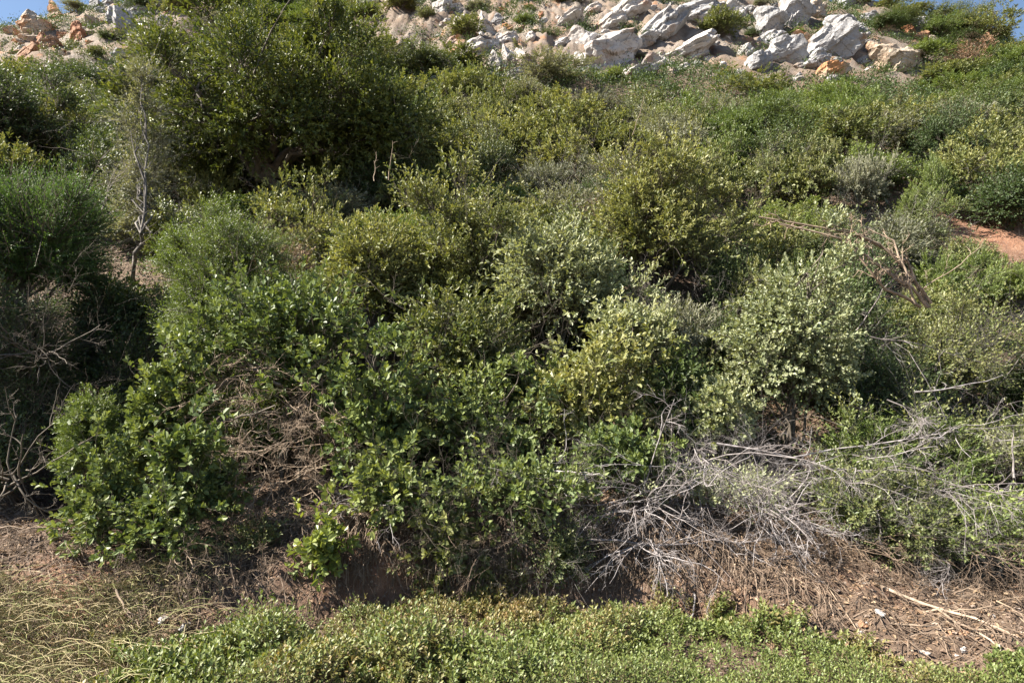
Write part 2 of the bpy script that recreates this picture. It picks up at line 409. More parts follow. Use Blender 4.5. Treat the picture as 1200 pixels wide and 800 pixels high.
def twiggy(rg, p, d, L, r, depth, kids=5, down=0.0, wig=.16, K=7, ang=(.5, 1.1), out=None):
    "a bare branching stick: list of (points, radii)"
    if out is None: out = []
    P = [np.array(p, float)]; d = nrm(np.array(d, float))
    for k in range(K-1):
        d = nrm(d+rg.normal(0, wig, 3)+np.array([0, 0, -down])); P.append(P[-1]+d*L/(K-1))
    P = np.array(P); out.append((P, np.linspace(r, r*.35, K)))
    if depth > 0:
        for j in range(max(2, int(rg.poisson(kids)))):
            t = rg.uniform(.12, .95)*(K-1); k = min(int(t), K-2)
            q = P[k]+(P[k+1]-P[k])*(t-k); tg = nrm(P[k+1]-P[k])
            pr = nrm(np.cross(tg, rg.normal(0, 1, 3))); a = rg.uniform(*ang)
            twiggy(rg, q, tg*math.cos(a)+pr*math.sin(a), L*rg.uniform(.22, .55), r*.55, depth-1, kids, down, wig*1.2, K, ang, out)
    return out
def add_lines(G, lines, sides, rg):
    if lines: G.tubes(np.array([l[0] for l in lines]), np.array([l[1] for l in lines]), sides, 0, 0, rg)

things = []          # (root, label core, category) for telling look-alikes apart later
def put(root, x, y, rz=0, sink=.05, s=1.0, z=None):
    root.location = (x, y, (float(H(x, y)) if z is None else z)-sink); root.rotation_euler = (0, 0, rz); root.scale = (s, s, s)
def near(name, px, wpx, toprow, y, style, seed, label, cat='shrub', mat=None, bark='bark', ryf=.9, low=None, parts=('foliage', 'branches'), group=None, minh=.5, **kw):
    "a plant given by where its middle, width and top stand at distance y"
    t = at(px, toprow, y); x = t[0]; rx = wpx/2/F*y*1.05
    zb = float(H(x, y)); h = max(minh, t[2]-zb)
    if low is not None:                                   # only the height that shows, carried by stems
        kw['crownlow'] = .4*max(0, min(.7, (at(px, low, y)[2]-zb)/h))
    f, w = plant(seed, rx, rx*ryf, h, style, None, None, **kw)
    root = link(name, None); root.empty_display_size = .2
    put(root, x, y)
    link(parts[0], f.build(parts[0], [M[mat or style]]), root)
    link(parts[1], w.build(parts[1], [M[bark]], True), root)
    tag(root, label, cat, group)
    return root, (x, y, rx, h)
occupied = []
def N(*a, **k):
    r, o = near(*a, **k); occupied.append(o); return r

# --- trees
N('broadleaf_tree', 345, 385, 2, 14.5, 'tree', 101, 'big broad-crowned tree with glossy dark olive leaves standing alone below the ridge', 'tree', trunk=.14, ryf=.75, cover=3.4, leanf=0, lobes=.15, parts=('crown', 'trunk'), bark_r=.7, zmin=-.8, inner=.5)
N('small_tree', 172, 110, 62, 12.2, 'grey', 102, 'thin grey-leaved small tree with bare pale stems left of the big broad tree', 'tree', bark='greybark', trunk=.2, cover=.55, lobes=.35, parts=('crown', 'trunk'), gap=.25, inner=.2, dead=.8, scale=1.6, bark_r=.3, leanf=.05)
N('feathery_tree', 40, 240, 168, 9.8, 'feather', 103, 'feathery bright green tree leaning over the shaded hollow at the left', 'tree', trunk=.12, cover=2.0, leanf=0, lobes=.25, parts=('crown', 'trunk'), low=300, zmin=-.3, gap=.08, dead=.25)
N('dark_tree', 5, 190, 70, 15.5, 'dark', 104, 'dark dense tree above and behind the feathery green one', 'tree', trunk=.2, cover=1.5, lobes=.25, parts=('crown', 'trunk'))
N('dark_tree', -365, 500, -100, 8.2, 'dark', 105, 'dark tree beyond the left edge that shades the hollow', 'tree', trunk=.2, cover=1.6, lobes=.25, parts=('crown', 'trunk'), crownlow=.1)  # unseen tree, added off-frame to throw shade into the hollow
N('dark_shrub', 150, 120, 300, 11.2, 'dark', 150, 'dark shrub at the top of the shaded hollow below the thin grey tree', cover=1.4, lobes=.3)  # dark leaves of the hollow bushes here stand in for its deep shade
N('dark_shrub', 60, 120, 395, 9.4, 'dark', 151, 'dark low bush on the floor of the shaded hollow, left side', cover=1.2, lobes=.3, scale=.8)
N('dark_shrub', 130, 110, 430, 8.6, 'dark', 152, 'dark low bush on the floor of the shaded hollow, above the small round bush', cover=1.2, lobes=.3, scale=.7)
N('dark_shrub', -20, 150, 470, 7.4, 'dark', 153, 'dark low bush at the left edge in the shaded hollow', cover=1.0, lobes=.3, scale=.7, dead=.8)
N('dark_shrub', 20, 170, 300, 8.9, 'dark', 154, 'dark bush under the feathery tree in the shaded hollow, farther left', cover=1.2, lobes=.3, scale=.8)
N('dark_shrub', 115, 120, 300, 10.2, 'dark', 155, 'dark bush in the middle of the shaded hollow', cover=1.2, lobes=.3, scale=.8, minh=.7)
N('broad_leaved_shrub', 182, 120, 400, 6.95, 'broad', 157, 'broad-leaved shrub standing above the small round bush at the edge of the hollow', cover=1.1, lobes=.45, gap=.1)
N('broad_leaved_shrub', 218, 125, 455, 6.1, 'broad', 156, 'broad-leaved shrub joining the low glossy one to the upper ones, left of the brown twigs', cover=1.1, lobes=.3, gap=.1)
# --- front shrubs, left to right
N('fine_leaved_shrub', 262, 200, 228, 8.7, 'fine', 111, 'yellow-green rounded shrub of fine leaves below the big tree, right of the shaded hollow', cover=1.9, lobes=.3, low=375, scale=1.15)
N('fine_leaved_shrub', 106, 92, 442, 6.9, 'fine', 112, 'small round fine-leaved green bush low at the left, beside the broad-leaved shrub', cover=1.9, lobes=.12, low=530)
N('broad_leaved_shrub', 128, 120, 492, 6.0, 'broad', 113, 'glossy bright broad-leaved shrub low at the left over the brown bank', cover=1.2, lobes=.5, scale=.8, zmin=-.7)
N('broad_leaved_shrub', 190, 150, 535, 5.95, 'broad', 158, 'low sprawling broad-leaved growth at the foot of the left shrubs above the brown bank', cover=.9, lobes=.5, scale=.75, zmin=-.8, minh=.35, dead=.5)
N('broad_leaved_shrub', 262, 90, 500, 6.4, 'broad', 159, 'narrow broad-leaved shrub at the left border of the brown bare twigs', cover=.8, lobes=.5, scale=.8, gap=.15)
N('broad_leaved_shrub', 225, 130, 375, 7.0, 'broad', 114, 'broad-leaved shrub with shiny leaves left of the patch of brown bare twigs', cover=.9, lobes=.3, low=480, gap=.15)
N('broad_leaved_shrub', 345, 240, 290, 7.5, 'broad', 115, 'wide broad-leaved shrub arching over the patch of brown bare twigs', cover=1.1, lobes=.3, low=425, gap=.12, dead=.2)
N('broad_leaved_shrub', 440, 180, 388, 6.8, 'broad', 116, 'broad-leaved shrub right of the patch of brown bare twigs', cover=1.2, lobes=.4, gap=.08)
N('broad_leaved_shrub', 455, 150, 482, 6.1, 'broad', 117, 'low broad-leaved shrub with pale round leaves overhanging the dark bank', cover=1.0, lobes=.45, gap=.15, dead=.4, zmin=-.8)
N('broad_leaved_shrub', 378, 75, 590, 5.78, 'broad', 118, 'small bright lime-green sapling growing from the bank', mat='lime', cover=.7, lobes=.25, low=655, minh=.2, zmin=-.8, gap=.2)
N('olive_shrub', 535, 200, 205, 9.6, 'olive', 121, 'olive shrub with yellowish leaf tips right of the big tree foot', cover=1.6, lobes=.3, dead=.2)
N('olive_shrub', 440, 160, 230, 9.2, 'olive', 122, 'dark-hearted olive shrub between the big tree and the broad-leaved shrub', cover=1.3, lobes=.3, low=330)
N('olive_shrub', 655, 190, 222, 8.9, 'olive', 123, 'pointed-leaf olive shrub in the middle of the slope, above the dark gap', mat='pale', cover=1.5, lobes=.34, low=360, scale=1.1)
N('olive_shrub', 760, 190, 150, 11.0, 'olive', 124, 'tall olive shrub with brownish leaf tips in the upper middle', cover=1.6, lobes=.3, dead=.3, scale=1.1)
N('olive_shrub', 540, 170, 312, 8.0, 'olive', 125, 'olive shrub left of the dark gap in the middle', mat='thorn', cover=1.2, lobes=.35, low=440, dead=.2, scale=1.1)
N('olive_shrub', 745, 150, 312, 8.1, 'olive', 126, 'pale-tipped upright shrub left of the silvery shrub', mat='pale', cover=1.2, lobes=.35, low=420)
N('olive_shrub', 560, 190, 405, 7.3, 'broad', 127, 'deep green shrub in the lower middle with scattered light leaves', cover=1.0, lobes=.3, low=540, gap=.1, scale=.85, dead=.2)
N('olive_shrub', 690, 200, 378, 7.4, 'broad', 128, 'large-leaved green shrub just below the dark gap', mat='olive', cover=1.2, lobes=.32, low=540, scale=.95)
N('olive_shrub', 800, 150, 395, 7.7, 'olive', 129, 'dark shrub between the large-leaved shrub and the silvery shrub', mat='dark', cover=1.0, lobes=.3, low=520)
N('olive_shrub', 600, 230, 495, 6.25, 'broad', 130, 'low green shrub over the bank, left of the tangle of dead thorns', cover=.8, lobes=.3, low=600, gap=.15, scale=.8, dead=.7)
N('olive_shrub', 735, 140, 478, 6.6, 'broad', 131, 'bright green leafy bush just above the tangle of dead thorns', cover=1.2, lobes=.25, low=560, scale=.9, dead=.2)
N('silvery_shrub', 918, 195, 288, 7.9, 'pale', 132, 'silvery pale shrub of small round leaves, brightest bush on the right', cover=1.6, lobes=.22, low=500)
N('silvery_shrub', 845, 110, 425, 7.2, 'pale', 133, 'small silvery bush just below left of the brightest pale shrub', cover=1.2, lobes=.25, low=520)
N('thorny_shrub', 1010, 170, 380, 8.3, 'thorn', 134, 'thorny green shrub in shade just right of the silvery shrub', mat='dark', bark='greybark', scale=1.25, cover=1.20, lobes=.35, dead=0.17, gap=.15)  # dark leaf colour paints the shade onto this shrub
N('thorny_shrub', 1105, 200, 340, 8.8, 'thorn', 135, 'thorny shrub below the arching dead branches with bare grey twigs', bark='greybark', scale=1.25, cover=1.35, lobes=.3, dead=0.33)
N('thorny_shrub', 1130, 240, 452, 7.4, 'thorn', 136, 'wide thorny shrub at the right with long bare grey branches', bark='greybark', scale=1.25, cover=1.12, lobes=.35, dead=0.50, low=560, gap=.1)
N('thorny_shrub', 1010, 190, 515, 6.35, 'thorn', 137, 'low thorny green shrub right of the tangle of dead thorns', bark='greybark', scale=1.25, cover=1.20, lobes=.3, dead=0.50, low=640, zmin=-.6)
N('thorny_shrub', 1160, 230, 535, 6.1, 'thorn', 138, 'low thorny shrub at the right edge above the bare red bank', mat='fine', bark='greybark', scale=1.25, cover=1.05, lobes=.3, dead=0.44, low=650, zmin=-.6)
N('thorny_shrub', 1290, 220, 420, 7.2, 'thorn', 139, 'thorny shrub cut by the right edge of the picture', bark='greybark', scale=1.25, cover=1.20, lobes=.3, dead=0.28)
N('thorny_shrub', 850, 200, 520, 6.75, 'thorn', 140, 'half-dead thorny shrub behind the tangle of dead thorns', mat='pale', bark='dead', cover=.45, lobes=.3, dead=1.6, low=620, zmin=-.6)
N('thorny_shrub', 1075, 130, 560, 6.0, 'thorn', 160, 'small half-bare thorny bush spilling over the top of the red bank', bark='greybark', cover=.7, lobes=.5, dead=.8, zmin=-.8, minh=.35)
N('leafy_shrub', 530, 120, 560, 6.0, 'broad', 161, 'small leafy bush hanging at the lip of the dark bank, below the middle shrubs', mat='olive', cover=.7, lobes=.5, dead=.6, zmin=-.8, minh=.35, scale=.8)
N('leafy_shrub', 300, 110, 590, 6.1, 'thorn', 162, 'sparse dull green bush at the lip of the bank beside the brown twigs', cover=.5, lobes=.5, dead=1.2, zmin=-.8, minh=.3, bark='brown')
N('leafy_shrub', 660, 120, 570, 6.0, 'thorn', 163, 'sparse green bush under the left end of the thorn tangle', cover=.6, lobes=.5, dead=1.0, zmin=-.8, minh=.3, bark='greybark')
# small extra growth on the left of the hollow
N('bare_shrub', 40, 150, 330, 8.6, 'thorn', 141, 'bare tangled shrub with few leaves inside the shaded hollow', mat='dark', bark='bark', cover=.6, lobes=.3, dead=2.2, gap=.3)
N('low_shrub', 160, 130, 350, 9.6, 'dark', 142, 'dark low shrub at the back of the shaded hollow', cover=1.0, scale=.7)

# ------------------------------------------------------------------ dead wood
def dead_thing(name, label, lines, mat, cat='dead branch', group=None, sides=4):
    G = Geo(); o = lines[0][0][0].copy()
    P = np.array([l[0] for l in lines])-o
    G.tubes(P, np.array([l[1] for l in lines]), sides)
    ob = link(name, G.build(name, [M[mat]], True)); ob.location = o
    return tag(ob, label, cat, group)
def smooth_line(pts, K=7):
    pts = np.array(pts, float); t = np.linspace(0, 1, len(pts)); tt = np.linspace(0, 1, K)
    return np.stack([np.interp(tt, t, pts[:, k]) for k in range(3)], 1)
def along(rg, path, r, n, L, depth, kids=4, down=0.02):
    P = smooth_line(path, 7)+rg.normal(0, .012, (7, 3)); out = [(P, np.linspace(r, r*.35, 7))]
    for j in range(n):
        t = rg.uniform(.1, .98)*6; k = min(int(t), 5); q = P[k]+(P[k+1]-P[k])*(t-k); tg = nrm(P[k+1]-P[k])
        pr = nrm(np.cross(tg, rg.normal(0, 1, 3))); a = rg.uniform(.4, 1.1)
        twiggy(rg, q, tg*math.cos(a)+pr*math.sin(a), L*rg.uniform(.5, 1.1), r*.4, depth, kids, down, out=out)
    return out
rg = np.random.default_rng(77)
def fan(rg, px, row, y, n, L, spreadx, dz, r=.0066, depth=3, kids=4, down=.05, fwd=-.5, rootdir=(0, 0, 0)):
    p = at(px, row, y); out = []
    for j in range(n):
        d = np.array([rg.uniform(-1, 1)*spreadx+rootdir[0], rg.uniform(-1, .35)+fwd*.5+rootdir[1], rg.uniform(-.5, .8)*dz+rootdir[2]])
        twiggy(rg, p+rg.normal(0, .05, 3), d, L*rg.uniform(.6, 1.15), r*rg.uniform(.6, 1.2), depth, kids, down, out=out)
    return out
dead_thing('dead_thorn_bush', 'tangle of pale bare thorny branches spilling over the bank, right of the middle', fan(rg, 830, 545, 6.5, 17, 1.3, 1.3, 1.0, kids=4)+fan(rg, 760, 585, 6.15, 12, 1.0, 1.3, .9, kids=4), 'dead', 'dead bush')
dead_thing('dead_thorn_bush', 'bare pale thorny bush with a straight stick, right end of the tangle above the bank', fan(rg, 905, 600, 6.15, 13, .75, 1.0, .8, kids=4)+along(rg, [at(900, 672, 5.95), at(925, 610, 6.0), at(952, 560, 6.1)], .009, 6, .2, 1), 'dead', 'dead bush')
dead_thing('dead_thorn_bush', 'bare grey twiggy bush hanging down the dark bank below the tangle of dead thorns', fan(rg, 755, 640, 5.95, 9, .65, 1.0, .4, kids=4, down=.12), 'dead', 'dead bush')
dead_thing('dead_thorn_bush', 'thin grey bare bush in the middle between the green shrubs and the dark bank', fan(rg, 640, 560, 6.35, 9, .7, 1.2, .6, r=.008, kids=3), 'dead', 'dead bush')
dead_thing('dead_thorn_bush', 'sparse grey bare twigs under the low broad-leaved shrub left of the middle', fan(rg, 450, 585, 6.25, 8, .6, 1.2, .5, r=.007, kids=3, down=.1), 'dead', 'dead bush')
dead_thing('dead_branch', 'long pale horizontal dead branch crossing the tangle of thorns', along(rg, [at(690, 632, 6.0), at(760, 638, 5.98), at(850, 632, 6.0), at(950, 690, 5.8)], .013, 14, .35, 2), 'dead')
dead_thing('dead_branch', 'pale dead branch running right from the tangle under the thorny shrubs', along(rg, [at(840, 520, 6.6), at(930, 535, 6.5), at(1020, 520, 6.5), at(1110, 512, 6.5)], .012, 16, .3, 2), 'dead')
dead_thing('dead_branch', 'curved pale dead stick hanging over the green verge below the thorns', along(rg, [at(812, 690, 5.75), at(810, 730, 5.5), at(823, 780, 5.2)], .011, 3, .12, 1), 'dead')
for px, row, y, l in [(1000, 548, 6.3, 'fine grey bare twigs tangled through the low thorny green shrub'), (1100, 575, 6.1, 'fine grey bare twigs along the lip of the red bank near the right edge'), (1120, 500, 6.7, 'fine grey bare twigs tangled in the wide thorny shrub at the right')]:
    dead_thing('dead_thorn_bush', l, fan(rg, px, row, y, 10, .95, 1.4, .5, r=.0055, kids=4, down=.05), 'dead', 'dead bush', sides=3)
# arching dead boughs on the right
ar = [[(1088, 362, 8.1), (1062, 310, 8.1), (1000, 275, 8.05), (888, 256, 8.1)], [(1085, 360, 8.0), (1050, 330, 7.9), (990, 285, 7.9), (915, 268, 8.0)],
      [(1080, 362, 8.0), (1038, 345, 7.8), (1005, 305, 7.8), (985, 262, 7.9)], [(1090, 358, 8.1), (1070, 330, 8.0), (1030, 290, 8.0), (960, 262, 8.1)],
      [(1075, 360, 7.9), (1060, 320, 7.9), (1047, 285, 8.0), (1010, 268, 8.1)]]
L_ = []
for k, a in enumerate(ar): L_ += along(rg, [at(q[0], q[1]-4, q[2]-.35) for q in a], .026-.002*k, 9, .35, 2, kids=3)
dead_thing('dead_bough', 'bundle of tan dead boughs arching to the left above the silvery shrub', L_, 'tan')
dead_thing('dead_branch', 'straight pale dead twig rising right beside the silvery shrub', along(rg, [at(1002, 392, 7.5), at(1030, 350, 7.5), at(1052, 318, 7.6)], .008, 3, .2, 1), 'dead')
dead_thing('dead_branch', 'forked pale dead twig left of the right edge below the bare red patch', along(rg, [at(1075, 345, 7.7), at(1110, 320, 7.7), at(1150, 290, 7.8)], .008, 6, .3, 1), 'tan')
dead_thing('dead_branch', 'straight bright dead branch lying on the thorny shrub at the right', along(rg, [at(1075, 460, 6.7), at(1120, 454, 6.7), at(1175, 440, 6.8)], .009, 3, .25, 1), 'dead')
dead_thing('dead_branch', 'grey dead branch with drooping side twigs, below the arching boughs', along(rg, [at(1020, 395, 7.2), at(1060, 400, 7.2), at(1150, 425, 7.2)], .008, 9, .35, 1), 'dead')
dead_thing('dead_branch', 'grey branch trailing down right through the lower thorny shrub', along(rg, [at(1040, 470, 6.9), at(1080, 490, 6.8), at(1110, 515, 6.7)], .008, 6, .25, 1), 'dead')
dead_thing('dead_branch', 'upright pale stub at the right edge above the bank', along(rg, [at(1188, 560, 6.3), at(1186, 500, 6.3)], .012, 2, .1, 0), 'dead')
for k, (a, b, c, l) in enumerate([((1000, 620, 6.2), (1080, 660, 5.9), (1100, 700, 5.6), 'long thin dead twig arching down the red bank at the right'),
                 ((1090, 640, 5.9), (1110, 660, 5.7), (1100, 700, 5.5), 'short grey twig hanging at the middle of the red bank'),
                 ((960, 585, 6.3), (985, 620, 6.1), (1040, 640, 6.0), 'grey twig drooping from the low thorny green shrub'),
                 ((1060, 590, 6.2), (1130, 600, 6.1), (1190, 590, 6.1), 'bare branch along the top of the red bank')]):
    dead_thing('dead_branch', l, along(rg, [at(*a), at(*b), at(*c)], .007, 8, .25, 2, kids=3), 'dead')
for px, row, y, w_, l in [(90, 640, 5.9, 1.2, 'dry brown twiggy bush on the bank at the left edge of the low glossy shrub'), (215, 650, 5.85, 1.1, 'dry brown brush hanging on the bank below the low glossy shrub'),
        (300, 660, 5.9, 1.0, 'dry brown brush on the dark bank left of the lime-green sapling'), (165, 620, 6.1, 1.0, 'thin brown brush under the low glossy shrub at the left'),
        (520, 625, 6.15, 1.0, 'brown dead brush in the shade under the lower middle shrubs'), (590, 640, 6.1, 1.0, 'brown dead brush on the dark bank left of the thorn tangle'), (1010, 640, 6.0, .9, 'brown thin brush at the top of the red bank'), (1140, 650, 5.8, .9, 'brown thin brush over the red bank near the right edge')]:
    dead_thing('dry_brush', l, fan(rg, px, row, y, 11, .6, w_, .6, r=.005, kids=4, down=.09), 'twig', 'dead bush')
# fallen sticks, lower right
for a, b, r, l in [((1025, 688), (1215, 765), .016, 'longest fallen tan stick lying across the red soil at the right'),
                   ((1130, 695), (1215, 745), .010, 'thin fallen stick above the longest one at the right'),
                   ((1080, 715), (1210, 790), .012, 'fallen stick just below the longest one at the right'),
                   ((935, 655), (1010, 740), .008, 'thin dry stick from the thorns down to the verge'),
                   ((1045, 730), (1120, 745), .009, 'short fallen stick among the pale stones')]:
    A_, B_ = hit(*a), hit(*b); pts = []
    for t in np.linspace(0, 1, 7):
        p = A_+(B_-A_)*t; pts.append([p[0], p[1], max(p[2], float(H(p[0], p[1]))+r*1.5)+.02*math.sin(t*3.1)])
    pts = np.array(pts)+rg.normal(0, .008, (7, 3))
    dead_thing('fallen_stick', l, [(pts, np.linspace(r, r*.5, 7))]+[(twiggy(rg, pts[3], nrm(pts[4]-pts[3])+np.array([0, .4, .4]), .3, r*.4, 0)[0])], 'tan')
# left side
for pts, r, l in [([(-20, 618, 5.7), (30, 620, 5.75), (85, 612, 5.8)], .008, 'dry stick lying across the brown bank at the left edge'),
                  ([(135, 690, 5.3), (150, 715, 5.2), (163, 737, 5.1)], .011, 'short pale stick on the dry grass at lower left'),
                  ([(195, 650, 5.7), (215, 650, 5.7), (232, 662, 5.6)], .012, 'curved pale root sticking from the bank at the left')]:
    dead_thing('dry_stick', l, along(rg, [at(*q) for q in pts], r, 5, .2, 1, kids=2), 'tan')
dead_thing('dark_bough', 'dark crooked bough in the patch of brown bare twigs at the left', along(rg, [at(250, 496, 6.9), at(285, 488, 6.7), at(325, 478, 6.6)], .02, 5, .3, 1), 'bark')
dead_thing('dark_bough', 'dark slanting bough above the crooked one in the patch of bare twigs', along(rg, [at(332, 455, 6.9), at(300, 430, 7.0), at(270, 410, 7.1)], .018, 5, .3, 1), 'bark')
L_ = []
for k in range(170):
    px, row = rg.uniform(235, 390), rg.uniform(420, 620); y = 7.1-(row-420)/200*.8
    L_ += twiggy(rg, at(px, row, y), [rg.normal(0, 1), rg.normal(-.2, .6), rg.normal(0, .5)], rg.uniform(.3, .65), .0055, 2, 5, .05, K=7)
dead_thing('bare_brown_bush', 'patch of dense brown bare twigs inside the broad-leaved shrubs at the left', L_, 'tan', 'dead bush')
for px, row, y, l in [(45, 420, 8.2, 'grey crooked bare bush in the shaded hollow at the left edge'), (20, 560, 6.4, 'bare grey bush at the left edge above the brown bank')]:
    dead_thing('bare_grey_bush', l, fan(rg, px, row, y, 12, .8, 1.0, 1.3, r=.012, kids=3, down=-.02), 'bark', 'dead bush')  # dark bark dims the grey twigs, shade put into the colour
for px, row, top, y, l in [(456, 210, 165, 9.4, 'taller dry flower stalk in front of the big tree'), (437, 212, 180, 9.4, 'shorter dry flower stalk in front of the big tree'),
                           (742, 158, 112, 13, 'pale dry stalk leaning right below the white slabs'), (590, 108, 92, 17, 'small dry stalk below the blocky white rocks')]:
    a, b = at(px, row, y), at(px+(4 if px < 700 else 14), top, y)
    dead_thing('dry_stalk', l, along(rg, [a, (a+b)/2, b], .007, 7, .08, 0), 'tan', 'dry stalk')

# ------------------------------------------------------------------ rocks
def rock_mesh(seed, mat, ax=(1, .8, .7), cuts=16, name='rock'):
    rg = np.random.default_rng(seed)
    import bmesh
    bm = bmesh.new(); bmesh.ops.create_icosphere(bm, subdivisions=5, radius=1)
    V = np.array([v.co[:] for v in bm.verts]); Fc = np.array([[v.index for v in f.verts] for f in bm.faces]); bm.free()
    V *= 1+.12*vn(V[:, 0]*1.3+seed, V[:, 1]*1.3, V[:, 2]*1.3)[:, None]
    V *= 1.15
    for k in range(cuts):
        n = nrm(rg.normal(0, 1, 3)); dcut = rg.uniform(.5, .86)
        e = V@n-dcut; V = V-np.where(e > 0, e, 0)[:, None]*n*(.97)
    # bedding steps and cracks
    t = nrm(np.array([rg.normal(0, .3), rg.normal(0, .3), 1.0]))
    h = V@t; V = V+nrm(V)*(.09*np.sign(np.sin(h*rg.uniform(6, 11)+fbm(V[:, 0]*1.5, V[:, 1]*1.5, V[:, 2], s=seed)*2)))[:, None]*.6
    V = V+nrm(V)*(.05*fbm(V[:, 0]*2.3+seed, V[:, 1]*2.3, V[:, 2]*2.3, s=seed, o=4)+.03*fbm(V[:, 0]*8, V[:, 1]*8, V[:, 2]*8, s=seed, o=2))[:, None]
    V = V*np.array(ax)
    return mesh(name, V, Fc, [M[mat]])
RM = {}
for mname in ('white_rock', 'grey_rock', 'cream_rock', 'rust_rock'):
    RM[mname] = [rock_mesh(500+k+10*len(RM), mname, ax) for k, ax in enumerate([(1, .8, .75), (1, .7, .55), (.7, .8, 1), (1, .9, .6)])]
LAND = [(1050, 72, 'the big cream boulder'), (1160, 262, 'the bare red patch'), (985, 290, 'the arching dead boughs'), (918, 400, 'the silvery shrub'),
        (340, 110, 'the big broad tree'), (40, 230, 'the feathery tree'), (172, 150, 'the thin grey tree'), (580, 60, 'the blocky white rocks'),
        (720, 62, 'the wide white slab'), (820, 30, 'the long tilted ledge'), (950, 55, 'the grey scree'), (45, 50, 'the orange outcrop'),
        (655, 270, 'the pointed-leaf shrub'), (760, 180, 'the brown-tipped shrub'), (1165, 20, 'the notch of sky at right'), (15, 10, 'the notch of sky at left'),
        (535, 240, 'the yellow-tipped olive shrub'), (262, 290, 'the yellow-green fine-leaved shrub'), (1105, 430, 'the thorny right-hand shrub'),
        (870, 160, 'the pale dead bush on the slope'), (1120, 150, 'the greenest part of the right slope'), (700, 130, 'the hillside under the white slab'), (640, 120, 'the hillside under the blocky rocks')]
def where(px, row):
    d = [math.hypot(px-a, (row-b)*1.3) for a, b, _ in LAND]; k = int(np.argmin(d)); a, b, n = LAND[k]
    dx, dy = px-a, row-b
    if d[k] < 14: return 'right at '+n
    near_ = 'just ' if d[k] < 45 else ('' if d[k] < 90 else 'well ')
    if abs(dx) > 2.2*abs(dy): w = 'right of ' if dx > 0 else 'left of '
    elif abs(dy) > 2.2*abs(dx): w = 'below ' if dy > 0 else 'above '
    else: w = ('below' if dy > 0 else 'above')+(' right of ' if dx > 0 else ' left of ')
    return near_+w+n
pending = []    # (object, description, category, group, px, row)
rocks = []
def rock(px, row, w, h, mat, tilt=.25, y=None, rname='boulder', label=None, yoff=0):
    p = hit(px, min(row+h*.35, 96 if row < 95 else row+h*.35))
    if y: p = at(px, row, y)
    q = at(px, row, p[1])
    k = int(rng.integers(0, 4)); o = link(rname, RM[mat][k])
    sx, sz = w/2/F*p[1], h/2/F*p[1]
    b = np.array([[v for v in c] for c in RM[mat][k].vertices[0:1].data.bound_box]) if False else None
    base = [(1, .8, .75), (1, .7, .55), (.7, .8, 1), (1, .9, .6)][k]
    f = .86
    sc = (sx/base[0]/f*1.1, max(sx, sz)*.8/base[1]/f, sz/base[2]/f*1.15)
    o.scale = sc; o.rotation_euler = (rng.normal(0, .15), -tilt+rng.normal(0, .12), rng.normal(0, .3))
    z = q[2] if abs(q[2]-p[2]) < 1.2 else p[2]+sz*.4
    o.location = (q[0], p[1]+sx*.2, z)
    rocks.append((q[0], p[1], max(sx, sz)))
    if label: tag(o, label, 'rock')
    else:
        size = 'large' if w*h > 700 else ('mid-sized' if w*h > 260 else 'small')
        shp = 'flat' if w > 1.7*h else ('upright' if h > 1.15*w else 'blocky')
        pending.append((o, f'{size} {shp} {mat.replace("_rock", "")} rock', 'rock', 'rocks of the ridge outcrop', px, row))
    return o
